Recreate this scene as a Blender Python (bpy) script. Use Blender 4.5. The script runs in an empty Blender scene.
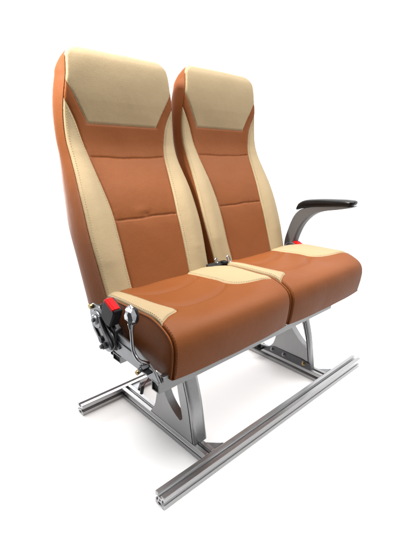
import bpy, bmesh, math, random
import numpy as np
from mathutils import Vector, Matrix
random.seed(4)
scene = bpy.context.scene
col = scene.collection

# ------------------------------------------------------------------ camera
cam_d = bpy.data.cameras.new('camera')
cam = bpy.data.objects.new('camera', cam_d)
col.objects.link(cam)
scene.camera = cam
YAW, PITCH, ROLL = 0.7562, 0.3259, 0.012
fw = Vector((math.sin(YAW) * math.cos(PITCH), math.cos(YAW) * math.cos(PITCH), -math.sin(PITCH)))
rt = fw.cross(Vector((0, 0, 1))).normalized()
up = rt.cross(fw)
cr, sr = math.cos(ROLL), math.sin(ROLL)
rt, up = cr * rt + sr * up, -sr * rt + cr * up
M = Matrix((rt, up, -fw)).transposed().to_4x4()
M.translation = Vector((-0.5189, -0.98, 0.973))
cam.matrix_world = M
cam_d.sensor_fit = 'HORIZONTAL'
cam_d.sensor_width = 36
cam_d.lens = 402.39 / 412 * 36
cam_d.clip_start = 0.01
cam_d.clip_end = 200

# ------------------------------------------------------------------ world: bright white studio behind, dimmer room elsewhere
world = bpy.data.worlds.new('World')
scene.world = world
world.use_nodes = True
wt = world.node_tree
wt.nodes.clear()
w_out = wt.nodes.new('ShaderNodeOutputWorld')
w_bg = wt.nodes.new('ShaderNodeBackground')
w_tc = wt.nodes.new('ShaderNodeTexCoord')
w_dot = wt.nodes.new('ShaderNodeVectorMath'); w_dot.operation = 'DOT_PRODUCT'
w_dot.inputs[1].default_value = (0.69, 0.73, 0.0)
w_map = wt.nodes.new('ShaderNodeMapRange'); w_map.interpolation_type = 'SMOOTHSTEP'
w_map.inputs['From Min'].default_value = -0.25
w_map.inputs['From Max'].default_value = 0.15
w_map.inputs['To Min'].default_value = 0.06
w_map.inputs['To Max'].default_value = 1.06
w_bg.inputs['Color'].default_value = (1, 1, 1, 1)
wt.links.new(w_tc.outputs['Generated'], w_dot.inputs[0])
wt.links.new(w_dot.outputs['Value'], w_map.inputs['Value'])
w_dot2 = wt.nodes.new('ShaderNodeVectorMath'); w_dot2.operation = 'DOT_PRODUCT'
w_dot2.inputs[1].default_value = (0.55, -0.83, 0.0)
w_map2 = wt.nodes.new('ShaderNodeMapRange')
w_map2.inputs['From Min'].default_value = 0.1; w_map2.inputs['From Max'].default_value = 0.9
w_map2.inputs['To Min'].default_value = 0.0; w_map2.inputs['To Max'].default_value = 0.55
w_max = wt.nodes.new('ShaderNodeMath'); w_max.operation = 'MAXIMUM'
wt.links.new(w_tc.outputs['Generated'], w_dot2.inputs[0])
wt.links.new(w_dot2.outputs['Value'], w_map2.inputs['Value'])
wt.links.new(w_map.outputs['Result'], w_max.inputs[0])
wt.links.new(w_map2.outputs['Result'], w_max.inputs[1])
wt.links.new(w_max.outputs[0], w_bg.inputs['Strength'])
wt.links.new(w_bg.outputs[0], w_out.inputs[0])

# ------------------------------------------------------------------ lamps (studio softboxes and an added floor fill)
def area(name, loc, target, sx, sy, power, colr=(1, 1, 1)):
    d = bpy.data.lights.new(name, 'AREA')
    d.shape = 'RECTANGLE'; d.size = sx; d.size_y = sy; d.energy = power; d.color = colr
    o = bpy.data.objects.new(name, d); col.objects.link(o)
    o.location = loc
    o.rotation_euler = (Vector(target) - Vector(loc)).to_track_quat('-Z', 'Y').to_euler()
    return o
area('softbox_overhead', (0.75, -0.40, 3.3), (0.55, -0.05, 0.3), 3.4, 3.8, 160, (1, .985, .96))
area('floor_fill_back', (0.7, 2.7, 0.75), (0.5, 0.0, 0.0), 3.2, 0.9, 85, (1, 1, 1))  # added fill from behind, washes out the shadow on the floor under the seat
sb = area('softbox_side', (-0.95, 0.42, 1.95), (0.05, 0.28, 1.22), 0.4, 0.4, 4.3, (1, .96, .9))
sb.data.spread = math.radians(42)
scene.view_settings.view_transform = 'Standard'
scene.view_settings.look = 'None'
scene.view_settings.exposure = 0.6
scene.view_settings.gamma = 1
scene.cycles.max_bounces = 8

# ------------------------------------------------------------------ materials
def base_mat(name):
    m = bpy.data.materials.new(name); m.use_nodes = True
    nt = m.node_tree
    return m, nt, nt.nodes['Principled BSDF']

def leather(name, colr, rough=0.42):
    m, nt, b = base_mat(name)
    N = nt.nodes.new; L = nt.links.new
    tc = N('ShaderNodeTexCoord')
    big = N('ShaderNodeTexNoise'); big.inputs['Scale'].default_value = 9; big.inputs['Detail'].default_value = 4
    L(tc.outputs['Object'], big.inputs['Vector'])
    ramp = N('ShaderNodeMapRange')
    ramp.inputs['To Min'].default_value = 0.93; ramp.inputs['To Max'].default_value = 1.07
    L(big.outputs['Fac'], ramp.inputs['Value'])
    mix = N('ShaderNodeVectorMath'); mix.operation = 'SCALE'
    mix.inputs[0].default_value = colr
    L(ramp.outputs['Result'], mix.inputs['Scale'])
    L(mix.outputs[0], b.inputs['Base Color'])
    vor = N('ShaderNodeTexVoronoi'); vor.inputs['Scale'].default_value = 430
    vor.feature = 'F1'
    L(tc.outputs['Object'], vor.inputs['Vector'])
    fine = N('ShaderNodeTexNoise'); fine.inputs['Scale'].default_value = 900; fine.inputs['Detail'].default_value = 3
    L(tc.outputs['Object'], fine.inputs['Vector'])
    add = N('ShaderNodeMath'); add.operation = 'ADD'
    L(vor.outputs['Distance'], add.inputs[0]); L(fine.outputs['Fac'], add.inputs[1])
    bump = N('ShaderNodeBump'); bump.inputs['Strength'].default_value = 0.30; bump.inputs['Distance'].default_value = 0.0008
    L(add.outputs[0], bump.inputs['Height'])
    soft = N('ShaderNodeTexNoise'); soft.inputs['Scale'].default_value = 26; soft.inputs['Detail'].default_value = 2
    L(tc.outputs['Object'], soft.inputs['Vector'])
    bump2 = N('ShaderNodeBump'); bump2.inputs['Strength'].default_value = 0.25; bump2.inputs['Distance'].default_value = 0.004
    L(soft.outputs['Fac'], bump2.inputs['Height'])
    L(bump2.outputs[0], bump.inputs['Normal'])
    L(bump.outputs[0], b.inputs['Normal'])
    rr = N('ShaderNodeMapRange')
    rr.inputs['To Min'].default_value = rough - 0.06; rr.inputs['To Max'].default_value = rough + 0.08
    L(big.outputs['Fac'], rr.inputs['Value'])
    L(rr.outputs['Result'], b.inputs['Roughness'])
    b.inputs['Specular IOR Level'].default_value = 0.11
    return m

def metal(name, colr, rough, stretch=(1, 1, 1), scale=60, amount=0.12, metallic=1.0):
    m, nt, b = base_mat(name)
    N = nt.nodes.new; L = nt.links.new
    tc = N('ShaderNodeTexCoord')
    mp = N('ShaderNodeMapping'); mp.inputs['Scale'].default_value = stretch
    L(tc.outputs['Object'], mp.inputs['Vector'])
    n = N('ShaderNodeTexNoise'); n.inputs['Scale'].default_value = scale; n.inputs['Detail'].default_value = 5
    L(mp.outputs[0], n.inputs['Vector'])
    r = N('ShaderNodeMapRange'); r.inputs['To Min'].default_value = max(0.03, rough - amount); r.inputs['To Max'].default_value = rough + amount
    L(n.outputs['Fac'], r.inputs['Value']); L(r.outputs['Result'], b.inputs['Roughness'])
    c = N('ShaderNodeMapRange'); c.inputs['To Min'].default_value = 0.85; c.inputs['To Max'].default_value = 1.12
    L(n.outputs['Fac'], c.inputs['Value'])
    s = N('ShaderNodeVectorMath'); s.operation = 'SCALE'; s.inputs[0].default_value = colr
    L(c.outputs['Result'], s.inputs['Scale']); L(s.outputs[0], b.inputs['Base Color'])
    bp = N('ShaderNodeBump'); bp.inputs['Strength'].default_value = 0.12; bp.inputs['Distance'].default_value = 0.001
    L(n.outputs['Fac'], bp.inputs['Height']); L(bp.outputs[0], b.inputs['Normal'])
    b.inputs['Metallic'].default_value = metallic
    return m

def plastic(name, colr, rough, spec=0.5):
    m, nt, b = base_mat(name)
    N = nt.nodes.new; L = nt.links.new
    tc = N('ShaderNodeTexCoord')
    n = N('ShaderNodeTexNoise'); n.inputs['Scale'].default_value = 180; n.inputs['Detail'].default_value = 4
    L(tc.outputs['Object'], n.inputs['Vector'])
    r = N('ShaderNodeMapRange'); r.inputs['To Min'].default_value = rough - 0.05; r.inputs['To Max'].default_value = rough + 0.08
    L(n.outputs['Fac'], r.inputs['Value']); L(r.outputs['Result'], b.inputs['Roughness'])
    bp = N('ShaderNodeBump'); bp.inputs['Strength'].default_value = 0.1; bp.inputs['Distance'].default_value = 0.0005
    L(n.outputs['Fac'], bp.inputs['Height']); L(bp.outputs[0], b.inputs['Normal'])
    b.inputs['Base Color'].default_value = (*colr, 1)
    b.inputs['Specular IOR Level'].default_value = spec
    return m

ORANGE = leather('orange_leather', (0.174, 0.0535, 0.0148), 0.46)
CREAM = leather('cream_leather', (0.314, 0.239, 0.140), 0.52)
THREAD_C = plastic('cream_thread', (0.31, 0.24, 0.14), 0.7, 0.2)
THREAD_D = plastic('dark_thread', (0.075, 0.026, 0.010), 0.7, 0.2)
RAIL_X = metal('extruded_aluminium', (0.43, 0.43, 0.435), 0.3, (1.5, 60, 60), 12, 0.08)
RAIL_Y = metal('extruded_aluminium_cross', (0.36, 0.36, 0.365), 0.3, (60, 1.5, 60), 12, 0.08)
ALU = metal('brushed_aluminium', (0.29, 0.29, 0.295), 0.32, (30, 30, 2), 10, 0.1)
BEAM = metal('satin_aluminium', (0.27, 0.27, 0.27), 0.4, (2, 50, 50), 10, 0.08)
ZINC = metal('zinc_steel', (0.235, 0.24, 0.25), 0.33, (1, 1, 1), 45, 0.16)
CHROME = metal('chrome', (0.44, 0.455, 0.475), 0.14, (1, 1, 1), 30, 0.08)
STEEL_D = metal('dark_steel', (0.09, 0.09, 0.095), 0.4, (1, 1, 1), 60, 0.12)
BRASS = metal('yellow_zinc', (0.35, 0.25, 0.12), 0.3, (1, 1, 1), 60, 0.1)
BLACK = plastic('black_plastic', (0.008, 0.008, 0.009), 0.42, 0.16)
BLACK_M = plastic('black_rubber', (0.010, 0.010, 0.010), 0.6, 0.3)
RED = plastic('red_plastic', (0.56, 0.006, 0.008), 0.45, 0.06)
GREY = plastic('grey_plastic', (0.072, 0.070, 0.070), 0.45)
DARKRED = plastic('red_cable', (0.12, 0.01, 0.01), 0.5)
FLOOR, _nt, _b = base_mat('white_floor')
_n = _nt.nodes.new('ShaderNodeTexNoise'); _n.inputs['Scale'].default_value = 4
_r = _nt.nodes.new('ShaderNodeMapRange'); _r.inputs['To Min'].default_value = 0.86; _r.inputs['To Max'].default_value = 0.9
_c = _nt.nodes.new('ShaderNodeCombineColor')
_nt.links.new(_n.outputs['Fac'], _r.inputs['Value'])
for k in range(3): _nt.links.new(_r.outputs['Result'], _c.inputs[k])
_nt.links.new(_c.outputs[0], _b.inputs['Base Color'])
_b.inputs['Roughness'].default_value = 0.9
_b.inputs['Specular IOR Level'].default_value = 0.1

# ------------------------------------------------------------------ helpers
def mesh_obj(name, verts, faces, mat, parent=None, loc=(0, 0, 0), sharp=35, bevel=0, seg=2, smooth=True):
    me = bpy.data.meshes.new(name)
    me.from_pydata([tuple(map(float, v)) for v in verts], [], faces)
    bm = bmesh.new(); bm.from_mesh(me)
    bmesh.ops.remove_doubles(bm, verts=bm.verts, dist=1e-6)
    bmesh.ops.recalc_face_normals(bm, faces=bm.faces)
    bm.to_mesh(me); bm.free()
    o = bpy.data.objects.new(name, me); col.objects.link(o)
    o.location = loc
    me.materials.append(mat)
    if smooth:
        me.shade_smooth()
        if sharp < 180: me.set_sharp_from_angle(angle=math.radians(sharp))
    if bevel:
        b = o.modifiers.new('bevel', 'BEVEL'); b.width = bevel; b.segments = seg
        b.limit_method = 'ANGLE'; b.angle_limit = math.radians(40)
        b.harden_normals = False
    if parent: o.parent = parent
    return o

class MB:
    def __init__(s): s.v = []; s.f = []
    def add(s, v, f):
        n = len(s.v); s.v += [tuple(p) for p in v]; s.f += [tuple(i + n for i in q) for q in f]
    def box(s, x0, x1, y0, y1, z0, z1):
        v = [(x, y, z) for x in (x0, x1) for y in (y0, y1) for z in (z0, z1)]
        s.add(v, [(0, 1, 3, 2), (4, 6, 7, 5), (0, 4, 5, 1), (2, 3, 7, 6), (0, 2, 6, 4), (1, 5, 7, 3)])
    def prism_x(s, poly, x0, x1):            # poly of (y, z)
        n = len(poly)
        v = [(x0, y, z) for y, z in poly] + [(x1, y, z) for y, z in poly]
        f = [tuple(range(n)), tuple(range(2 * n - 1, n - 1, -1))]
        f += [(i, (i + 1) % n, n + (i + 1) % n, n + i) for i in range(n)]
        s.add(v, f)
    def prism_y(s, poly, y0, y1):            # poly of (x, z)
        n = len(poly)
        v = [(x, y0, z) for x, z in poly] + [(x, y1, z) for x, z in poly]
        f = [tuple(range(n)), tuple(range(2 * n - 1, n - 1, -1))]
        f += [(i, (i + 1) % n, n + (i + 1) % n, n + i) for i in range(n)]
        s.add(v, f)
    def prism_z(s, poly, z0, z1):
        n = len(poly)
        v = [(x, y, z0) for x, y in poly] + [(x, y, z1) for x, y in poly]
        f = [tuple(range(n)), tuple(range(2 * n - 1, n - 1, -1))]
        f += [(i, (i + 1) % n, n + (i + 1) % n, n + i) for i in range(n)]
        s.add(v, f)
    def cyl(s, p, axis, r, l, n=20, r2=None):
        r2 = r if r2 is None else r2
        a = Vector(axis).normalized(); u = a.orthogonal().normalized(); w = a.cross(u)
        p = Vector(p); q = p + a * l
        v = [p + r * (math.cos(2 * math.pi * i / n) * u + math.sin(2 * math.pi * i / n) * w) for i in range(n)]
        v += [q + r2 * (math.cos(2 * math.pi * i / n) * u + math.sin(2 * math.pi * i / n) * w) for i in range(n)]
        f = [tuple(range(n)), tuple(range(2 * n - 1, n - 1, -1))]
        f += [(i, (i + 1) % n, n + (i + 1) % n, n + i) for i in range(n)]
        s.add(v, f)
    def tube(s, pts, r, n=12, closed=False):
        pts = [Vector(p) for p in pts]; m = len(pts)
        rr = r if hasattr(r, '__len__') else [r] * m
        prev = None; rings = []
        for i, p in enumerate(pts):
            if closed: t = pts[(i + 1) % m] - pts[i - 1]
            else: t = pts[min(i + 1, m - 1)] - pts[max(i - 1, 0)]
            t.normalize()
            u = t.orthogonal() if prev is None else prev - t * prev.dot(t)
            u.normalize(); prev = u; w = t.cross(u)
            rings.append([p + rr[i] * (math.cos(2 * math.pi * k / n) * u + math.sin(2 * math.pi * k / n) * w) for k in range(n)])
        v = [q for ring in rings for q in ring]
        f = []
        for i in range(m if closed else m - 1):
            j = (i + 1) % m
            f += [(i * n + k, i * n + (k + 1) % n, j * n + (k + 1) % n, j * n + k) for k in range(n)]
        if not closed: f += [tuple(range(n)), tuple(range(m * n - 1, (m - 1) * n - 1, -1))]
        s.add(v, f)
    def sphere(s, c, rx, ry, rz, nu=16, nv=10):
        v = []; f = []
        for j in range(nv + 1):
            th = math.pi * j / nv
            for i in range(nu):
                ph = 2 * math.pi * i / nu
                v.append((c[0] + rx * math.sin(th) * math.cos(ph), c[1] + ry * math.sin(th) * math.sin(ph), c[2] + rz * math.cos(th)))
        for j in range(nv):
            for i in range(nu):
                f.append((j * nu + i, j * nu + (i + 1) % nu, (j + 1) * nu + (i + 1) % nu, (j + 1) * nu + i))
        s.add(v, f)
    def build(s, name, mat, parent=None, **k): return mesh_obj(name, s.v, s.f, mat, parent, **k)

def catmull(pts, n=10):
    P = np.array(pts, float); P = np.vstack([2 * P[0] - P[1], P, 2 * P[-1] - P[-2]])
    out = []
    for i in range(1, len(P) - 2):
        p0, p1, p2, p3 = P[i - 1], P[i], P[i + 1], P[i + 2]
        for t in np.linspace(0, 1, n, endpoint=False):
            out.append(.5 * ((2 * p1) + (-p0 + p2) * t + (2 * p0 - 5 * p1 + 4 * p2 - p3) * t * t + (-p0 + 3 * p1 - 3 * p2 + p3) * t ** 3))
    out.append(P[-2])
    return np.array(out)

def table(pts):                             # smooth 1-d table
    C = catmull(pts, 16); o = np.argsort(C[:, 0]); C = C[o]
    return lambda t: np.interp(t, C[:, 0], C[:, 1])

def seg_dist(P, line):                       # distance of points P (n,2) to a polyline
    P = np.asarray(P, float); L = np.asarray(line, float)
    best = np.full(len(P), 1e9)
    for a, b in zip(L[:-1], L[1:]):
        ab = b - a; q = ab @ ab
        t = np.clip(((P - a) @ ab) / q, 0, 1) if q > 0 else np.zeros(len(P))
        best = np.minimum(best, np.linalg.norm(P - a - t[:, None] * ab, axis=1))
    return best

def normals(S, A, B, flip=1):
    e = 1e-3
    du = S(A + e, B) - S(A - e, B); dv = S(A, B + e) - S(A, B - e)
    n = np.cross(du, dv) * flip
    return n / np.maximum(np.linalg.norm(n, axis=1, keepdims=True), 1e-9)

SEED = 0.0
def patch(S, b0, b1, lo, hi, nb, na, seams, flip, extra=None, depth=.0028, width=.0036, puff=.0022, pw=.02, rows=None):
    """one sewn panel: rows b0..b1, each from lo(b) to hi(b); sinks into the seams round it"""
    bs = np.linspace(b0, b1, nb) if rows is None else rows
    nb = len(bs)
    # denser columns by the edges so the sewn-in edge stays crisp
    t = np.linspace(0, 1, na); t = t + 0.10 * np.sin(2 * np.pi * t) * -1
    l = np.array([lo(b) for b in bs]); h = np.array([hi(b) for b in bs])
    A = (l[:, None] + (h - l)[:, None] * t[None, :]).ravel()
    B = np.repeat(bs, na)
    P = S(A, B); Nn = normals(S, A * .985, np.minimum(B, ZTOP - .004), flip) if S is SB else normals(S, A, B, flip)
    d = np.full(len(A), 1e9)
    for ln in seams: d = np.minimum(d, seg_dist(np.c_[A, B], ln))
    disp = -depth * np.exp(-(d / width) ** 2) - puff * np.exp(-d / pw)
    # thread tension: short irregular puckers running out of the seams
    ph = 2.1 * np.sin(A * 31 + B * 17) + 1.3 * np.sin(B * 53 - A * 23 + 1.7)
    disp = disp + .00032 * np.sin(B * 260 + A * 240 + 3 * ph) * np.exp(-d / .010) * (.5 + .5 * np.sin(ph * 1.7))
    # soft hand-stuffed unevenness
    disp = disp + .0007 * np.sin(A * 27 + 1.3 * np.sin(B * 19)) * np.sin(B * 23 + 1.1 * np.sin(A * 21 + SEED) + SEED)
    if extra is not None: disp = disp + extra(A, B)
    P = P + Nn * disp[:, None]
    f = [(i * na + j, i * na + j + 1, (i + 1) * na + j + 1, (i + 1) * na + j) for i in range(nb - 1) for j in range(na - 1)]
    return P, f

def stitch(S, line, flip, name, mat, parent, loc=(0, 0, 0), step=.0078, ln=.0046, r=.00048, lift=-.0010, extra=None):
    L = np.array(line, float)
    P3 = S(L[:, 0], L[:, 1]); Nn = normals(S, L[:, 0], L[:, 1], flip)
    s = np.r_[0, np.cumsum(np.linalg.norm(np.diff(P3, axis=0), axis=1))]
    mb = MB()
    for q in np.arange(step, s[-1] - step, step):
        p = np.array([np.interp(q, s, P3[:, k]) for k in range(3)])
        p2 = np.array([np.interp(q + ln, s, P3[:, k]) for k in range(3)])
        n = np.array([np.interp(q, s, Nn[:, k]) for k in range(3)])
        p = p + n * lift; p2 = p2 + n * lift
        t = Vector(p2 - p)
        mb.tube([Vector(p), Vector(p) + t * .2 + Vector(n) * r * .7, Vector(p) + t * .8 + Vector(n) * r * .7, Vector(p2)], [r * .6, r, r, r * .6], 6)
    return mb.build(name, mat, parent, loc=loc, sharp=180)

# ------------------------------------------------------------------ the setting
mb = MB()
FX0, FX1, FY0, FY1, FR = -.20, 1.6, -.58, 1.4, .12
fpoly = []
for cx, cy, a0 in ((FX1 - FR, FY1 - FR, 0), (FX0 + FR, FY1 - FR, 90), (FX0 + FR, FY0 + FR, 180), (FX1 - FR, FY0 + FR, 270)):
    fpoly += [(cx + FR * math.cos(math.radians(a0 + k * 9)), cy + FR * math.sin(math.radians(a0 + k * 9))) for k in range(11)]
mb.add([(x, y, 0) for x, y in fpoly], [tuple(range(len(fpoly)))])
fl = mb.build('floor', FLOOR); fl['kind'] = 'structure'

# ------------------------------------------------------------------ the seat: one thing
seat = bpy.data.objects.new('double_passenger_seat', None); col.objects.link(seat)
seat.location = (0, 0, 0)
seat['label'] = 'double passenger seat in orange and cream leather bolted on an aluminium rail frame'
seat['category'] = 'seat'

# ---- backrest ------------------------------------------------------
hw = table([(.44, .208), (.50, .211), (.54, .213), (.6, .217), (.66, .221), (.71, .222), (.76, .220), (.81, .217), (.86, .212), (.91, .208), (.96, .209), (1.01, .209), (1.06, .206), (1.10, .201), (1.14, .193), (1.17, .184)])
ZTOP = 1.226
def hwf(z):
    z = np.asarray(z, float)
    h = hw(np.minimum(z, 1.14)) - .10 * np.maximum(z - 1.14, 0)
    rc = .042
    q = np.clip(z - (ZTOP - rc), 0, rc)                # round top corners
    return h - (rc - np.sqrt(np.maximum(0, rc * rc - q * q)))
YF = table([(.44, -.01), (.50, .012), (.54, .03), (.6, .055), (.66, .078), (.71, .099), (.76, .122), (.81, .149), (.86, .181), (.91, .213), (.945, .229), (.98, .236), (1.02, .238), (1.06, .236), (1.11, .234), (1.16, .237), (1.20, .246), (1.226, .262), (1.26, .28)])
YB = table([(.44, .15), (.48, .165), (.58, .207), (.7, .252), (.83, .288), (.965, .312), (1.08, .325), (1.15, .325), (1.20, .316), (1.23, .305)])
Zs = np.r_[np.linspace(.50, 1.15, 90), 1.15 + (ZTOP - 1.15) * np.sin(np.linspace(0, np.pi / 2, 30))[1:]]
OUT = np.vstack([np.c_[-hwf(Zs), Zs], np.c_[np.linspace(-hwf(ZTOP), hwf(ZTOP), 12)[1:-1], np.full(10, ZTOP)], np.c_[hwf(Zs), Zs][::-1]])
def SB(A, B):
    A = np.asarray(A, float); B = np.asarray(B, float)
    y = YF(B)
    # raised side bolsters
    k = np.clip((B - .5) / .12, 0, 1) * np.clip((1.05 - B) / .12, 0, 1)
    y = y - .014 * k * np.exp(-((np.abs(A) - .178) / .042) ** 2)
    # hollow for the back, slightly convex head pad
    y = y - .004 * np.clip((B - 1.02) / .06, 0, 1) * (1 - (A / .2) ** 2)
    e = np.minimum(seg_dist(np.c_[A, B], OUT), 1)
    out = np.abs(A) > hwf(B)
    r = .009
    ee = np.where(out, 0, np.minimum(e, r))
    y = y + (r - np.sqrt(np.maximum(0, r * r - (r - ee) ** 2)))
    return np.c_[A, y, B]
w_in = table([(.44, .118), (.54, .119), (.6, .121), (.66, .122), (.74, .124), (.8, .130), (.86, .1375), (.92, .146), (.965, .156), (1.01, .168), (1.05, .186), (1.085, .207)])
def win(z): return np.minimum(w_in(z), hwf(z))
def hpe(z): return np.minimum(.130 + (np.asarray(z) - 1.012) / (1.135 - 1.012) * .068, hwf(z))
zz = np.linspace(.5, 1.085, 60)
hz = np.linspace(1.012, 1.135, 24)
headbot = lambda x: 1.012 + 0 * x
xs = np.linspace(-.13, .13, 20)
OUT_S = [np.c_[-hwf(Zs), Zs][Zs < 1.19], np.c_[hwf(Zs), Zs][Zs < 1.19]]
SEAMS = OUT_S + [np.c_[-win(zz), zz], np.c_[win(zz), zz], np.c_[-hpe(hz), hz], np.c_[hpe(hz), hz], np.c_[xs, headbot(xs)]]
gx = np.linspace(-.15, .15, 24)
SEAM_NECK = np.c_[gx, .9105 + .0055 * (gx / .15) ** 2 + .0006 * np.sin(gx * 60)]
SEAM_MID = np.c_[gx, .730 + .0022 * np.sin(gx * 24) + .0008 * np.sin(gx * 71)]
TUCK = 1.0
def tuck(A, B):
    return TUCK * (-.0035 * np.exp(-((A - .0) / .010) ** 2 - ((B - .738) / .007) ** 2)
            - .0016 * np.exp(-((A - .012 - (B - .73) * .5) / .004) ** 2 - ((B - .745) / .016) ** 2)
            + .0015 * np.exp(-((A + .02) / .02) ** 2 - ((B - .75) / .012) ** 2))
def panel_seams(A, B):
    P = np.c_[A, B]; d = np.minimum(seg_dist(P, SEAM_NECK), seg_dist(P, SEAM_MID))
    return (1 - np.exp(-((win(B) - np.abs(A)) / .006) ** 2)) * (tuck(A, B) - .0026 * np.exp(-(d / .0027) ** 2) - .0030 * np.exp(-d / .017) - .0005 * np.sin(A * 190 + 2 * np.sin(A * 47 + SEED)) * np.exp(-d / .012))
def make_backrest(x0):
    loc = (x0, 0, 0)
    # shell: side walls, top edge and back
    lvl = [(.03, -.012), (0, -.0010), (.04, -.0006), (.10, .0008), (.2, .0035), (.33, .007), (.48, .0095), (.62, .0085), (.76, .003), (.87, -.006), (.95, -.017), (1.0, -.032)]
    tl = [-.012, -.002, -.002, -.002, -.0025, -.0035, -.006, -.010, -.017, -.026, -.036, -.048]
    N = len(OUT)
    tan = np.gradient(OUT, axis=0); tan /= np.linalg.norm(tan, axis=1, keepdims=True)
    nor = np.c_[-tan[:, 1], tan[:, 0]]
    for _ in range(3): nor[1:-1] = (nor[:-2] + nor[1:-1] + nor[2:]) / 3
    nor /= np.linalg.norm(nor, axis=1, keepdims=True)
    yf = SB(OUT[:, 0] * .9999, OUT[:, 1])[:, 1] - .0005
    yb = np.maximum(YB(OUT[:, 1]), yf + .03)
    V = []
    for (s, off), ot in zip(lvl, tl):
        wt_ = np.clip((OUT[:, 1] - 1.150) / .066, 0, 1); wt_ = wt_ * wt_ * (3 - 2 * wt_)
        P = OUT + nor * (off * (1 - wt_) + ot * wt_)[:, None]
        if off == -.012: s = .05
        z = P[:, 1] - .045 * s * np.clip((.66 - OUT[:, 1]) / .16, 0, 1) ** 1.5
        V += list(np.c_[P[:, 0], yf + (yb - yf) * s, z])
    F = []
    for k in range(len(lvl) - 1):
        F += [(k * N + i, k * N + i + 1, (k + 1) * N + i + 1, (k + 1) * N + i) for i in range(N - 1)]
    kb = (len(lvl) - 1) * N
    for i in range(N // 2 - 1):
        F.append((kb + i, kb + i + 1, kb + N - 2 - i, kb + N - 1 - i))
    F.append(tuple(k * N for k in range(1, len(lvl))) + tuple(k * N + N - 1 for k in range(len(lvl) - 1, 0, -1)))
    # an inner lining just behind the sewn panels closes the front
    shell = mesh_obj('backrest', V, F, ORANGE, seat, loc=loc, sharp=50)
    shell.rotation_euler = (0, .030, 0); shell.location = (x0 - .60 * math.sin(.030), 0, .0)
    mm = MB()
    for args in [(.50, .914, lambda b: -win(b), lambda b: win(b), 230, 50), (.914, 1.012, lambda b: -win(b), lambda b: win(b), 56, 50)]:
        P, f = patch(SB, *args, SEAMS, 1, panel_seams)
        mm.add([tuple(p) for p in P], f)
    for sg in (-1, 1):
        a = (lambda b: -np.where(b < 1.085, win(b), hwf(b))) if sg < 0 else (lambda b: hpe(b))
        c = (lambda b: -hpe(b)) if sg < 0 else (lambda b: np.where(b < 1.085, win(b), hwf(b)))
        P, f = patch(SB, 1.012, 1.135, a, c, 44, 14, SEAMS, 1); mm.add([tuple(p) for p in P], f)
    # the strip between straight row 1.012 and the arched lower edge of the head pad is covered by the pad itself
    mm.build('centre_panel', ORANGE, shell, sharp=180)
    for sg in (-1, 1):
        a = (lambda b: -hwf(b)) if sg < 0 else (lambda b: win(b))
        c = (lambda b: -win(b)) if sg < 0 else (lambda b: hwf(b))
        P, f = patch(SB, .50, 1.085, a, c, 130, 20, SEAMS, 1)
        mesh_obj('side_bolster', P, f, CREAM, shell, sharp=180)
    zr = lambda b: b
    hrows = np.r_[np.linspace(1.012, 1.15, 50), 1.15 + (ZTOP - 1.15) * np.sin(np.linspace(0, np.pi / 2, 30))[1:]]
    P, f = patch(SB, 0, 0, lambda b: -hpe(b) if b < 1.14 else -hwf(b), lambda b: hpe(b) if b < 1.14 else hwf(b), 0, 56, SEAMS, 1, rows=hrows)
    hp = MB(); hp.add([tuple(p) for p in P], f)
    hp.build('head_panel', CREAM, shell, sharp=180)
    # stitching along the cream pieces
    zz2 = np.linspace(.52, 1.06, 160)
    ins = .0075
    for nm, lnn in (('stitching', np.c_[-(win(zz2) + ins), zz2]), ('stitching', np.c_[win(zz2) + ins, zz2])):
        stitch(SB, lnn, 1, nm, THREAD_C, shell)
    oo = np.linspace(.52, 1.05, 150)
    stitch(SB, np.c_[-(hwf(oo) - .010), oo], 1, 'stitching', THREAD_C, shell)
    stitch(SB, np.c_[(hwf(oo) - .010), oo], 1, 'stitching', THREAD_C, shell)
    return shell

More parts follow.
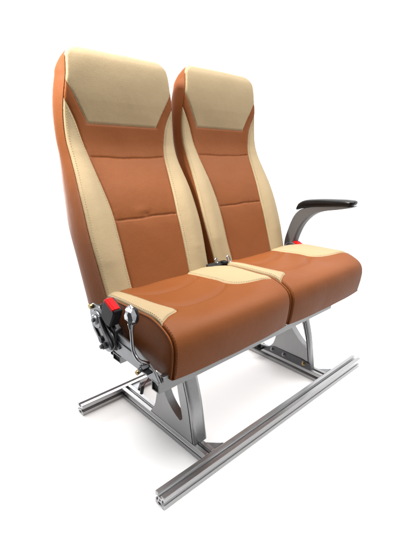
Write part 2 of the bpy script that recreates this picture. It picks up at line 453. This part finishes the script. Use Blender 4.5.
# ---- cushion -------------------------------------------------------
CW = .459
PROF = catmull([(.062, .455), (.060, .485), (.052, .510), (.036, .526), (.010, .5335), (-.05, .538), (-.12, .5415), (-.19, .5435), (-.235, .545), (-.276, .5445), (-.301, .5395), (-.3165, .529), (-.3245, .513), (-.327, .494), (-.3255, .468), (-.322, .442), (-.317, .417)], 24)
ps = np.r_[0, np.cumsum(np.linalg.norm(np.diff(PROF, axis=0), axis=1))]
def y2b(y):                                   # depth on the top -> length along the profile
    k0, k = np.argmax(PROF[:, 0]), np.argmin(PROF[:, 0])
    return float(np.interp(-y, -PROF[k0:k, 0], ps[k0:k]))
PB1 = ps[-1]
def SC(A, B):
    A = np.asarray(A, float); B = np.asarray(B, float)
    Bc = np.clip(B, 0, PB1)
    y = np.interp(Bc, ps, PROF[:, 0]); z = np.interp(Bc, ps, PROF[:, 1])
    z = z + (B - Bc) * 0 ; y = y + np.where(B < 0, -(B), 0)
    e1 = .004
    ty = (np.interp(Bc + e1, ps, PROF[:, 0]) - np.interp(Bc - e1, ps, PROF[:, 0]))
    tz = (np.interp(Bc + e1, ps, PROF[:, 1]) - np.interp(Bc - e1, ps, PROF[:, 1]))
    L = np.sqrt(ty ** 2 + tz ** 2) + 1e-9
    ny, nz = tz / L, -ty / L                   # outward (up on top, forward on the nose)
    u = (A - CW / 2) / (CW / 2)
    fade = np.clip((y + .325) / .10, 0, 1); fade = fade * fade * (3 - 2 * fade)
    top = np.where(B < y2b(-.30), 1, 0)
    lift = .021 * np.clip((np.abs(u) - .40) / .45, 0, 1) ** 1.3 * fade
    r = .009
    e = np.minimum(np.minimum(A, CW - A), r); e = np.maximum(e, 0)
    roll = r - np.sqrt(np.maximum(0, r * r - (r - e) ** 2))
    bow = .006 * (1 - u ** 2) * (1 - fade)
    d = lift - roll + bow
    k = np.clip((y + .085) / .135, 0, 1) ** 2        # rounded-in rear corners
    edge = np.clip((np.abs(u) - .55) / .45, 0, 1)
    A2 = A - np.sign(u) * edge * k * .040
    return np.c_[A2, y + ny * d, z + nz * d - .035 * k * edge]
LW = table([(-.14, .047), (-.02, .055), (.07, .063), (.15, .071), (.19, .082), (.212, .089), (.232, .085), (.25, .052), (.266, .02), (.275, .0)])   # by -y
RW = table([(-.14, CW - .338), (-.011, CW - .341), (.1, CW - .349), (.155, CW - .349), (.196, CW - .369), (.233, CW - .413), (.252, .004), (.256, 0)])
b2y = lambda b: float(np.interp(b, ps, PROF[:, 0]))
def lw(b):
    y = -b2y(b); return float(max(0, LW(y))) if y < .275 and b < PB1 * .75 else 0.0
def rw(b):
    y = -b2y(b); return float(max(0, RW(y))) if y < .256 and b < PB1 * .75 else 0.0
bl = np.linspace(0, y2b(-.275), 120); br = np.linspace(0, y2b(-.256), 120)
LSEAM = np.array([(lw(b), b) for b in bl]); RSEAM = np.array([(CW - rw(b), b) for b in br])
CEDGE = [np.array([(0, 0), (0, PB1)]), np.array([(CW, 0), (CW, PB1)])]
def crease(pts): return np.array([(x, y2b(y)) for x, y in catmull(pts, 8)])
CR1 = crease([(.066, -.035), (.115, -.061), (.16, -.073), (.205, -.077), (.25, -.069), (.29, -.054), (.345, -.025)])
CR2 = crease([(.084, -.172), (.12, -.192), (.16, -.203), (.2, -.2055), (.25, -.200), (.29, -.187), (.352, -.150)])
def quilting(A, B):
    P = np.c_[A, B]
    d1 = seg_dist(P, CR1); d2 = seg_dist(P, CR2)
    ds = np.minimum(seg_dist(P, LSEAM), seg_dist(P, RSEAM)); kf = 1 - np.exp(-(ds / .014) ** 2)
    return kf * (-.0050 * np.exp(-(d1 / .013) ** 2) - .0050 * np.exp(-(d2 / .012) ** 2) - .0018 * np.exp(-(np.minimum(d1, d2) / .0035) ** 2))
def make_cushion(x0):
    loc = (x0, 0, 0)
    # body: the two side walls, underside and back
    bb = np.linspace(0, PB1, 110)
    mm = MB()
    for A0, sg in ((0.0, -1), (CW, 1)):
        E = SC(np.full(110, A0), bb)
        base = np.c_[np.full(110, A0), np.linspace(.05, -.317, 110), np.full(110, .4175)]
        base[:, 0] += -sg * .036 * np.clip((base[:, 1] + .085) / .135, 0, 1) ** 2
        rows = []
        for t in np.linspace(0, 1, 14):
            q = E * (1 - t) + base * t
            q[:, 0] += sg * (.0075 * np.sin(np.pi * min(1, t * 1.15)) ** .6 * np.sin(np.pi * np.clip(np.linspace(.15, 1.0, 110), 0, 1)) ** .5 if 0 < t < .87 else 0)
            rows += [tuple(p) for p in q]
        mm.add(rows, [(k * 110 + i, k * 110 + i + 1, (k + 1) * 110 + i + 1, (k + 1) * 110 + i) for k in range(13) for i in range(109)])
    mm.add([(.04, .05, .4175), (CW - .04, .05, .4175), (CW, -.316, .4175), (0, -.316, .4175)], [(0, 1, 2, 3)])
    mm.add([(.04, .05, .4175), (CW - .04, .05, .4175), (CW - .04, .062, .455), (.04, .062, .455)], [(0, 1, 2, 3)])
    body = mm.build('seat_cushion', ORANGE, seat, loc=loc, sharp=60)
    seams = CEDGE + [LSEAM, RSEAM]
    P, f = patch(SC, 0, PB1, lambda b: lw(b), lambda b: CW - rw(b), 240, 70, seams, -1, quilting)
    mesh_obj('top_panel', P, f, ORANGE, body, sharp=180)
    P, f = patch(SC, 0, y2b(-.2745), lambda b: 0, lambda b: lw(b), 130, 16, seams, -1)
    mesh_obj('cream_bolster', P, f, CREAM, body, sharp=180)
    P, f = patch(SC, 0, y2b(-.2555), lambda b: CW - rw(b), lambda b: CW, 130, 20, seams, -1)
    mesh_obj('cream_bolster', P, f, CREAM, body, sharp=180)
    # piping along the left and right edges
    for A0 in (0.0, CW):
        b3 = np.linspace(y2b(.03), PB1, 120)
        E = SC(np.full(120, A0), b3)
        mbp = MB(); mbp.tube([tuple(p) for p in E], .0028, 8)
        mbp.build('piping', ORANGE, body, sharp=180)
    for A0 in (.0085,):
        b3 = np.linspace(y2b(.0), PB1 - .01, 120)
        stitch(SC, np.c_[np.full(120, A0), b3], -1, 'stitching', THREAD_D, body)
    for seamline, sgn in ((LSEAM, -1), (RSEAM, 1)):
        q = seamline.copy(); q[:, 0] += sgn * .007
        q = q[(q[:, 0] > .004) & (q[:, 0] < CW - .004)]
        stitch(SC, q, -1, 'stitching', THREAD_C, body)
    return body

for x0, xb in ((0.0, .2385), (.4675, .6925)):
    SEED = 0.0 if x0 == 0 else 2.4
    make_cushion(x0)
    TUCK = 1.0 if x0 == 0 else -.25
    make_backrest(xb)

# ---- base frame rails (T-slot) -------------------------------------
S_ = .0415; H = S_ / 2
side = [(H - .0012, H), (.0064, H), (.0058, H - .0006), (.0058, H - .0045), (.0098, H - .0045), (.0098, H - .0062), (.0050, H - .0118), (-.0050, H - .0118), (-.0098, H - .0062), (-.0098, H - .0045), (-.0058, H - .0045), (-.0058, H - .0006), (-.0064, H), (-H + .0012, H)]
PROFILE = []
for k in range(4):
    c, s = round(math.cos(math.pi / 2 * k)), round(math.sin(math.pi / 2 * k))
    PROFILE += [(c * a - s * b, s * a + c * b) for a, b in side]
def rail(axis, a0, a1, cy, cz, mat, name):
    mb = MB()
    # keyholed end faces so the centre bore is a real hole
    nb = 14
    bore = [(.0034 * math.cos(2 * math.pi * i / nb), .0034 * math.sin(2 * math.pi * i / nb)) for i in range(nb)]
    n = len(PROFILE)
    def P(a, p): return (a, cy + p[0], cz + p[1]) if axis == 'x' else (cy + p[0], a, cz + p[1])
    v = [P(a0, p) for p in PROFILE] + [P(a1, p) for p in PROFILE]
    v += [P(a0, p) for p in bore] + [P(a1, p) for p in bore]
    f = [(i, (i + 1) % n, n + (i + 1) % n, n + i) for i in range(n)]
    o0 = 2 * n; o1 = 2 * n + nb
    f += [(o0 + i, o0 + (i + 1) % nb, o1 + (i + 1) % nb, o1 + i) for i in range(nb)]
    bm = bmesh.new()
    bv = [bm.verts.new(q) for q in v]
    for q in f: bm.faces.new([bv[i] for i in q])
    for off, ob in ((0, o0), (n, o1)):
        es = []
        for i in range(n):
            e = bm.edges.get((bv[off + i], bv[off + (i + 1) % n])); es.append(e)
        for i in range(nb):
            e = bm.edges.get((bv[ob + i], bv[ob + (i + 1) % nb])); es.append(e)
        bmesh.ops.triangle_fill(bm, use_beauty=True, edges=es)
    bmesh.ops.recalc_face_normals(bm, faces=bm.faces)
    me = bpy.data.meshes.new(name); bm.to_mesh(me); bm.free()
    o = bpy.data.objects.new(name, me); col.objects.link(o); o.parent = seat
    me.materials.append(mat)
    b = o.modifiers.new('bevel', 'BEVEL'); b.width = .0009; b.segments = 2; b.limit_method = 'ANGLE'; b.angle_limit = math.radians(50)
    return o
YFR, YRR = -.294, .2267
ZR = H + .0005
r1 = rail('x', -.0185, 1.095, YFR + H, ZR, RAIL_X, 'base_rail'); r1['label'] = 'front slotted rail'
r2 = rail('x', .0057, 1.09, YRR + H, ZR, RAIL_X, 'base_rail'); r2['label'] = 'rear slotted rail'
rail('y', YFR + S_ + .0005, YRR - .0005, .1732 + H, ZR, RAIL_Y, 'cross_rail')
rail('y', YFR + S_ + .0005, YRR - .0005, .8347 + H, ZR, RAIL_Y, 'cross_rail')

# corner brackets joining the rails
def gusset(x, y, sx, sy, L=.042, t=.0385):
    mb = MB(); z0, z1 = .004, .0385
    w = .004
    mb.box(*sorted((x, x + sx * L)), *sorted((y, y + sy * w)), z0, z1)
    mb.box(*sorted((x, x + sx * w)), *sorted((y + sy * w, y + sy * L)), z0, z1)
    for zz0, zz1 in ((z0, z0 + .0035), (z1 - .0035, z1)):
        mb.prism_z([(x + sx * w, y + sy * w), (x + sx * L, y + sy * w), (x + sx * L * .8, y + sy * L * .28), (x + sx * L * .28, y + sy * L * .8), (x + sx * w, y + sy * L)], zz0, zz1)
    o = mb.build('corner_bracket', ZINC, seat, bevel=.0006)
    b = MB(); b.cyl((x + sx * L * .55, y + sy * w, (z0 + z1) / 2), (0, sy, 0), .0052, .006, 14)
    b.build('bolt', STEEL_D, o, bevel=.0006)
    b = MB(); b.cyl((x + sx * w, y + sy * L * .55, (z0 + z1) / 2), (sx, 0, 0), .0052, .006, 14)
    b.build('bolt', STEEL_D, o, bevel=.0006)
for cx in (.1732, .8347):
    gusset(cx + S_ + .0003, YFR + S_ + .0003, 1, 1)
    gusset(cx + S_ + .0003, YRR - .0003, 1, -1)

# ---- seat support: beams -------------------------------------------
def tube_beam(y0, y1, z0, z1, x0, x1, name, label=None, wall=.003):
    bm = bmesh.new()
    o4 = [(y0, z0), (y1, z0), (y1, z1), (y0, z1)]
    i4 = [(y0 + wall, z0 + wall), (y1 - wall, z0 + wall), (y1 - wall, z1 - wall), (y0 + wall, z1 - wall)]
    vs = {}
    for xi, x in enumerate((x0, x1)):
        for k in range(4):
            vs['o', xi, k] = bm.verts.new((x, *o4[k])); vs['i', xi, k] = bm.verts.new((x, *i4[k]))
    for k in range(4):
        j = (k + 1) % 4
        bm.faces.new([vs['o', 0, k], vs['o', 0, j], vs['o', 1, j], vs['o', 1, k]])
        bm.faces.new([vs['i', 0, k], vs['i', 0, j], vs['i', 1, j], vs['i', 1, k]])
        for xi in (0, 1): bm.faces.new([vs['o', xi, k], vs['o', xi, j], vs['i', xi, j], vs['i', xi, k]])
    bmesh.ops.recalc_face_normals(bm, faces=bm.faces)
    me = bpy.data.meshes.new(name); bm.to_mesh(me); bm.free()
    o = bpy.data.objects.new(name, me); col.objects.link(o); o.parent = seat; me.materials.append(BEAM)
    b = o.modifiers.new('bevel', 'BEVEL'); b.width = .001; b.segments = 2; b.limit_method = 'ANGLE'
    if label: o['label'] = label
    mb = MB(); mb.box(x0 + .004, x0 + .010, y0 + wall + .0003, y1 - wall - .0003, z0 + wall + .0003, z1 - wall - .0003)
    mb.build('tube_end_shade', BLACK_M, o)  # black block standing in for the shade inside the open tube end
    return o
tube_beam(-.302, -.272, .3865, .4155, -.031, .757, 'seat_beam', 'front beam under the cushions')
tube_beam(-.130, -.092, .394, .4155, -.031, .90, 'seat_beam', 'rear beam under the cushions')

# ---- legs -----------------------------------------------------------
def curve2(pts, n=10): return [tuple(p) for p in catmull(pts, n)]
def make_leg(px, fl_w, hole, rear):
    front = curve2([(-.196, .0425), (-.190, .075), (-.184, .11), (-.176, .155), (-.166, .198), (-.150, .25), (-.133, .30), (-.112, .35), (-.096, .3930)], 8)
    rear_end = rear[-1][0]
    rear = curve2(rear, 8)
    hole = curve2(hole, 6)[:-1]
    t = .005
    bm = bmesh.new()
    outer = front + rear
    for x in (px, px + t):
        ov = [bm.verts.new((x, y, z)) for y, z in outer]; hv = [bm.verts.new((x, y, z)) for y, z in hole]
        es = [bm.edges.new((ov[i], ov[(i + 1) % len(ov)])) for i in range(len(ov))] + [bm.edges.new((hv[i], hv[(i + 1) % len(hv)])) for i in range(len(hv))]
        bmesh.ops.triangle_fill(bm, use_beauty=True, edges=es)
        if x == px: o1, h1 = ov, hv
    for a, b in ((o1, ov), (h1, hv)):
        for i in range(len(a)):
            j = (i + 1) % len(a); bm.faces.new([a[i], a[j], b[j], b[i]])
    bmesh.ops.recalc_face_normals(bm, faces=bm.faces)
    me = bpy.data.meshes.new('leg'); bm.to_mesh(me); bm.free()
    leg = bpy.data.objects.new('leg', me); col.objects.link(leg); leg.parent = seat; me.materials.append(ALU)
    me.shade_smooth(); me.set_sharp_from_angle(angle=math.radians(35))
    # front flange, curved with the front edge, its face towards the front
    def flange(edge, w, nm, inward, th=.004, x_off=0.0):
        E = np.array(edge); tg = np.gradient(E, axis=0); tg /= np.linalg.norm(tg, axis=1, keepdims=True)
        nr = np.c_[-tg[:, 1], tg[:, 0]] * inward
        v = []; f = []
        m = len(E); xa, xb = px + x_off, px + w
        nx = 9
        for row, base in ((0, E), (1, E + nr * th)):
            for k in range(nx):
                q = k / (nx - 1)
                # rolled corners on both long edges
                rr = .010; e = min(q, 1 - q) * (xb - xa); bend = 0 if row else 0
                d = (rr - math.sqrt(max(0, rr * rr - (rr - min(e, rr)) ** 2))) * .8
                v += [(xa + (xb - xa) * q, p[0] + s[0] * d, p[1] + s[1] * d) for p, s in zip(base, nr)]
        def I(row, k, i): return (row * nx + k) * m + i
        for k in range(nx - 1):
            for i in range(m - 1):
                f.append((I(0, k, i), I(0, k, i + 1), I(0, k + 1, i + 1), I(0, k + 1, i)))
                f.append((I(1, k, i), I(1, k + 1, i), I(1, k + 1, i + 1), I(1, k, i + 1)))
        for i in range(m - 1):
            f.append((I(0, 0, i), I(1, 0, i), I(1, 0, i + 1), I(0, 0, i + 1)))
            f.append((I(0, nx - 1, i), I(0, nx - 1, i + 1), I(1, nx - 1, i + 1), I(1, nx - 1, i)))
        for k in range(nx - 1):
            f.append((I(0, k, 0), I(0, k + 1, 0), I(1, k + 1, 0), I(1, k, 0)))
            f.append((I(0, k, m - 1), I(1, k, m - 1), I(1, k + 1, m - 1), I(0, k + 1, m - 1)))
        return mesh_obj(nm, v, f, ALU, leg, sharp=50)
    fe = [(y - .0045, z) for y, z in front]
    flange(fe, fl_w, 'front_flange', -1)
    flange([(y, z) for y, z in rear][::-1], .022, 'rear_flange', 1, .003, .0052)
    hh = [p for p in hole[::1]]
    left = [p for p in hole if p[0] > -.128 or p[1] < .115]
    flange(left[:], .026, 'hole_flange', -1, .003, .0052) if False else None
    # rolled rim round the hole
    rim = MB(); n = len(hole)
    v = [(px + .0052, y, z) for y, z in hole] + [(px + .030, y, z) for y, z in hole]
    H2 = np.array(hole); c = H2.mean(0); H3 = H2 + (H2 - c) / np.linalg.norm(H2 - c, axis=1, keepdims=True) * .003
    v += [(px + .0052, y, z) for y, z in H3] + [(px + .030, y, z) for y, z in H3]
    f = []
    for i in range(n):
        j = (i + 1) % n
        f += [(i, j, n + j, n + i), (2 * n + i, 3 * n + i, 3 * n + j, 2 * n + j), (n + i, n + j, 3 * n + j, 3 * n + i), (i, 2 * n + i, 2 * n + j, j)]
    mesh_obj('hole_rim', v, f, ALU, leg, sharp=50)
    ft = MB(); ft.box(px + .0053, px + .036, -.150, rear_end - .012, .0423, .0465)
    ft.build('foot_plate', ALU, leg, bevel=.001)
    ft = MB(); ft.box(px + .0055, px + .034, -.085, -.078 + .06, .3870, .3925)
    ft.build('top_plate', ALU, leg, bevel=.001)
    for y in (-.135, -.06, .012, rear_end - .026):
        b = MB(); b.cyl((px + .020, y, .0467), (0, 0, 1), .009, .002, 18); b.cyl((px + .020, y, .0487), (0, 0, 1), .0065, .007, 6)
        b.build('bolt', STEEL_D if y != -.135 else BRASS, leg, bevel=.0005)
    return leg
make_leg(.1762, .058, [(-.098, .345), (-.106, .29), (-.115, .22), (-.127, .165), (-.138, .122), (-.1385, .103), (-.130, .097), (-.116, .101), (-.088, .117), (-.062, .140), (-.046, .165), (-.036, .20), (-.032, .25), (-.038, .31), (-.060, .352), (-.080, .357), (-.098, .345)],
         [(.010, .3930), (-.002, .30), (-.008, .22), (-.006, .165), (.002, .12), (.012, .085), (.026, .06), (.040, .0425)])
lg = make_leg(.8375, .034, [(-.090, .345), (-.108, .30), (-.134, .248), (-.156, .19), (-.168, .150), (-.1675, .139), (-.158, .140), (-.122, .168), (-.088, .202), (-.060, .24), (-.042, .28), (-.045, .325), (-.062, .348), (-.078, .352), (-.090, .345)],
              [(.010, .3930), (-.004, .30), (-.012, .22), (-.011, .165), (-.004, .12), (.010, .085), (.036, .064), (.085, .055), (.10, .0425)])
sh = MB(); sh.prism_x([(-.200, .0425), (-.196, .072), (-.150, .078), (.0, .078), (.020, .070), (.050, .058), (.100, .0545), (.102, .0425)], .8335, .8373)
sh.build('foot_bracket', STEEL_D, lg, bevel=.0008)
# bolts through the inner plate of the far leg, with the dark clamp at its rear foot
for y, z in ((-.165, .062), (-.060, .061), (.005, .061)):
    b = MB(); b.cyl((.8333, y, z), (-1, 0, 0), .0085, .002, 18); b.cyl((.8313, y, z), (-1, 0, 0), .006, .006, 6)
    b.build('bolt', ZINC if y != -.165 else BRASS, lg, bevel=.0005)
cl = MB(); cl.box(.804, .8325, .055, .085, .0425, .055); cl.cyl((.818, .07, .0545), (0, 0, 1), .010, .012, 20); cl.cyl((.818, .07, .067), (0, 0, 1), .006, .006, 6)
cl.build('foot_clamp', BLACK, lg, bevel=.001)

# ---- left mechanism ---------------------------------------------------
side_pl = MB()
side_pl.prism_x([(-.070, .445), (-.085, .425), (-.110, .418), (-.285, .412), (-.300, .405), (-.303, .418), (-.285, .440), (-.262, .452), (-.196, .474), (-.150, .480), (-.115, .482), (-.085, .478), (-.068, .465)], -.030, -.0235)
sp = side_pl.build('side_plate', ZINC, seat, bevel=.0012)
m2 = MB(); m2.prism_x([(-.105, .436), (-.262, .424), (-.262, .434), (-.196, .456), (-.120, .462)], -.0335, -.0302); m2.build('stiffening_rib', ZINC, sp, bevel=.001)
for y, z, r in ((-.135, .447, .005), (-.235, .436, .004)):
    b = MB(); b.cyl((-.0337, y, z), (-1, 0, 0), r, .004, 6); b.build('bolt', STEEL_D, sp, bevel=.0004)
# lower bracket reaching down to the front beam
br = MB()
br.prism_x([(-.240, .444), (-.296, .432), (-.306, .4165), (-.268, .4165), (-.262, .424)], -.0230, -.0200)
br.prism_x([(-.272, .4163), (-.306, .4163), (-.306, .430), (-.298, .430)], -.0199, .020)
br.build('front_bracket', BEAM, seat, bevel=.0008)
# square tube stub under the plate
stub = tube_beam(-.130 + .062, -.130 + .004, .3935, .4335, -.0235, .05, 'tube_stub')
# recliner: shaped hinge plate, disc and bolts
rc = MB()
hinge = curve2([(-.006, .533), (.000, .512), (-.004, .490), (-.014, .466), (-.030, .446), (-.046, .430), (-.066, .419), (-.090, .418), (-.112, .430), (-.124, .455), (-.112, .480), (-.092, .492), (-.080, .508), (-.070, .527), (-.050, .540), (-.024, .542)], 5)
rc.prism_x(hinge, -.043, -.0365)
rec = rc.build('recliner', ZINC, seat, bevel=.0015)
b = MB(); b.cyl((-.0432, -.040, .500), (-1, 0, 0), .027, .005, 32, .025); b.cyl((-.0482, -.040, .500), (-1, 0, 0), .015, .006, 28, .013); b.build('hinge_disc', ZINC, rec, bevel=.0008)
b = MB(); b.cyl((-.0543, -.040, .500), (-1, 0, 0), .006, .004, 6); b.build('bolt', STEEL_D, rec, bevel=.0005)
b = MB(); b.cyl((-.0432, -.060, .446), (-1, 0, 0), .009, .007, 20); b.build('bolt', STEEL_D, rec, bevel=.0005)
b = MB(); b.cyl((-.0432, -.016, .531), (-1, 0, 0), .0075, .008, 20); b.build('bolt', BRASS, rec, bevel=.0005)
b = MB(); b.cyl((-.0432, -.088, .440), (-1, 0, 0), .010, .016, 6); b.cyl((-.0592, -.088, .440), (-1, 0, 0), .006, .006, 16); b.build('bolt', STEEL_D, rec, bevel=.0008)
b = MB(); b.prism_x(curve2([(-.068, .520), (-.078, .498), (-.094, .478), (-.112, .462), (-.122, .444), (-.112, .436), (-.096, .452), (-.080, .470), (-.066, .490), (-.058, .514), (-.068, .520)], 5)[:-1], -.0505, -.0433); b.build('locking_pawl', STEEL_D, rec, bevel=.0015)
b = MB(); b.prism_x(curve2([(-.010, .490), (-.020, .466), (-.036, .450), (-.050, .438), (-.060, .430), (-.064, .436), (-.046, .456), (-.032, .470), (-.020, .488), (-.010, .490)], 5)[:-1], -.0475, -.0433); b.build('cast_rib', ZINC, rec, bevel=.0015)
# backing plate between hinge and seat
b = MB(); b.prism_x([(-.004, .526), (.004, .505), (-.010, .46), (-.06, .43), (-.12, .43), (-.12, .49), (-.08, .515), (-.03, .532)], -.0362, -.012); b.build('hinge_housing', STEEL_D, rec, bevel=.003)
# backrest-side hinge knob in black under the backrest corner
b = MB(); b.cyl((-.028, -.062, .540), (-1, 0, 0), .010, .010, 20); b.build('hinge_knob', BLACK, rec, bevel=.001)

# seat belt buckle, near side
def buckle(loc, tilt, yaw, s=1.0):
    mb = MB()
    prof = curve2([(-.024, -.028), (-.026, .0), (-.027, .030), (-.022, .041), (.0, .043), (.022, .041), (.027, .030), (.026, .0), (.024, -.028), (.012, -.036), (-.012, -.036)], 4)
    mb.prism_x([(y * 1.18, z) for y, z in prof], -.017, .016)
    o = mb.build('seat_belt_buckle', BLACK, seat, bevel=.004, seg=3)
    R = MB(); R.box(-.0120, .0080, -.0245, .0245, .0415, .0462); R.box(-.0190, -.0122, -.0245, .0245, .036, .0458)
    R.build('release_button', RED, o, bevel=.0012)
    g = MB(); g.box(.0084, .0125, -.017, .017, .0405, .0441); g.build('tongue_slot', BLACK_M, o)
    k = MB(); k.box(-.004, .004, -.012, .012, -.080, -.034); k.build('buckle_stalk', BLACK_M, o, bevel=.001)
    o.location = loc
    o.rotation_euler = (tilt, 0, yaw)
    o.scale = (s, s, s)
    return o
bk = buckle((-.036, -.108, .537), math.radians(26), 0, .84); bk['label'] = 'black buckle with red button beside the near cushion'
bk2 = buckle((.962, .004, .508), math.radians(14), 0, .85); bk2['label'] = 'black buckle with red button under the armrest'

# adjusting lever with chrome knob
lv = MB()
lv.tube(catmull([(-.058, -.238, .583), (-.058, -.237, .555), (-.058, -.238, .520), (-.058, -.242, .490), (-.055, -.256, .472), (-.042, -.262, .462), (-.030, -.262, .455)], 8), .0043, 12)
lever = lv.build('adjusting_lever', CHROME, seat, sharp=180)
kb = MB(); kb.sphere((-.058, -.238, .583), .0135, .0175, .0225, 9, 7)
kb.v = [(x + random.uniform(-.0028, .0028), y + random.uniform(-.0035, .0035), z + random.uniform(-.0035, .0035)) for x, y, z in kb.v]
knob = kb.build('lever_knob', CHROME, lever, sharp=12)
b = MB(); b.sphere((-.0505, -.243, .581), .010, .0125, .021, 12, 8); b.build('knob_core', BLACK, lever)
b = MB(); b.cyl((-.058, -.237, .560), (0, 0, -1), .0085, .014, 8, .006); b.build('knob_collar', CHROME, lever, bevel=.0006)
b = MB(); b.cyl((-.034, -.263, .448), (-1, 0, 0), .008, .020, 6); b.cyl((-.054, -.263, .448), (-1, 0, 0), .0058, .005, 14); b.build('pivot_bolt', STEEL_D, lever, bevel=.0008)
b = MB(); b.cyl((-.034, -.246, .438), (-1, -.2, -.2), .006, .026, 12); b.build('pivot_pin', BRASS, lever, bevel=.0008)
b = MB(); b.box(-.050, -.034, -.285, -.252, .440, .4455); b.build('pivot_clip', BLACK, lever, bevel=.001)

# hanging wire with plug behind the front beam
w = MB(); w.tube(catmull([(.10, -.150, .392), (.085, -.125, .330), (.068, -.105, .285), (.060, -.094, .262)], 8), .0022, 8)
wire = w.build('wire', DARKRED, seat, sharp=180)
b = MB(); b.cyl((.060, -.094, .264), (-.15, .1, -1), .006, .026, 12, .005); b.build('plug', BLACK_M, wire, bevel=.001)

# belt anchors between the two seats
an = MB(); an.box(.415, .495, -.022, .012, .542, .5525)
anchor = an.build('belt_anchor', BLACK_M, seat, bevel=.003)
def loop(c, ry, rz, yaw, tilt):
    pts = []
    for i in range(24):
        t = 2 * math.pi * i / 24
        a = math.copysign(abs(math.cos(t)) ** .7, math.cos(t)) * ry; h = math.copysign(abs(math.sin(t)) ** .7, math.sin(t)) * rz
        p = Vector((a, 0, h)); p.rotate(Matrix.Rotation(tilt, 3, 'X')); p.rotate(Matrix.Rotation(yaw, 3, 'Z'))
        pts.append(Vector(c) + p)
    m = MB(); m.tube(pts, .0024, 8, closed=True); return m.build('belt_loop', CHROME, anchor, sharp=180)
loop((.448, -.008, .563), .0075, .010, .4, -.3)
loop((.497, -.022, .564), .008, .0135, .2, -.4)
b = MB(); b.box(.466, .484, -.032, -.010, .550, .561); b.build('belt_clip', BLACK, anchor, bevel=.002)

# ---- armrest ------------------------------------------------------------
upper = [(.064, .500), (.066, .546), (.052, .600), (.036, .645), (.018, .675), (-.010, .696), (-.050, .709), (-.100, .718), (-.170, .7265), (-.234, .7325)]
lower = [(.020, .500), (.016, .535), (.003, .580), (-.017, .625), (-.046, .661), (-.080, .685), (-.124, .701), (-.178, .713), (-.220, .7235), (-.235, .7285)]
U = catmull(upper, 8); Lw = catmull(lower, 8)
v = []; f = []
nx = 9; m = len(U)
xc = .966
for k in range(nx):
    q = k / (nx - 1) * 2 - 1
    inset = .0055 * (1 - math.sqrt(max(0, 1 - abs(q) ** 3.5)))
    for a, b in zip(U, Lw):
        d = (b - a) / np.linalg.norm(b - a) * inset
        v.append((xc + q * .0215, *(a + d)))
    for a, b in zip(U, Lw):
        d = (b - a) / np.linalg.norm(b - a) * inset
        v.append((xc + q * .0215, *(b - d)))
for k in range(nx - 1):
    for i in range(m - 1):
        o = k * 2 * m; p = (k + 1) * 2 * m
        f.append((o + i, o + i + 1, p + i + 1, p + i))
        f.append((o + m + i, p + m + i, p + m + i + 1, o + m + i + 1))
    f.append((k * 2 * m, (k + 1) * 2 * m, (k + 1) * 2 * m + m, k * 2 * m + m))
    f.append((k * 2 * m + m - 1, k * 2 * m + 2 * m - 1, (k + 1) * 2 * m + 2 * m - 1, (k + 1) * 2 * m + m - 1))
for k in (0, nx - 1):
    for i in range(m - 1):
        o = k * 2 * m; f.append((o + i, o + i + 1, o + m + i + 1, o + m + i))
arm = mesh_obj('armrest', v, f, GREY, seat, sharp=50)
# padded top: loft of rounded sections
sec = [(.016, .699, .010, .006), (.014, .700, .020, .012), (.006, .706, .026, .0175), (-.020, .717, .0285, .019), (-.080, .7275, .029, .018), (-.140, .7345, .029, .017), (-.195, .740, .028, .0155), (-.226, .7425, .026, .0125), (-.237, .743, .021, .0085), (-.241, .7435, .012, .005)]
C = catmull(sec, 5); v = []; f = []; nr = 22
for y, z, rx, rz in C:
    for k in range(nr):
        t = 2 * math.pi * k / nr; c, s = math.cos(t), math.sin(t)
        v.append((xc + rx * math.copysign(abs(c) ** .65, c), y - .35 * rz * s, z + rz * math.copysign(abs(s) ** .7, s)))
for i in range(len(C) - 1):
    f += [(i * nr + k, i * nr + (k + 1) % nr, (i + 1) * nr + (k + 1) % nr, (i + 1) * nr + k) for k in range(nr)]
f += [tuple(range(nr)), tuple(range(len(C) * nr - 1, (len(C) - 1) * nr - 1, -1))]
mesh_obj('armrest_pad', v, f, plastic('glossy_black_vinyl', (0.006, 0.006, 0.006), 0.16, 0.25), arm, sharp=70)
b = MB(); b.cyl((.941, .022, .510), (1, 0, 0), .036, .05, 32); b.build('armrest_pivot', plastic('dark_grey_plastic', (.05, .05, .052), .5), arm, bevel=.002)
b = MB(); b.prism_x([(.07, .405), (-.02, .405), (-.015, .50), (.06, .50)], .936, .944); b.build('armrest_bracket', STEEL_D, arm, bevel=.001)
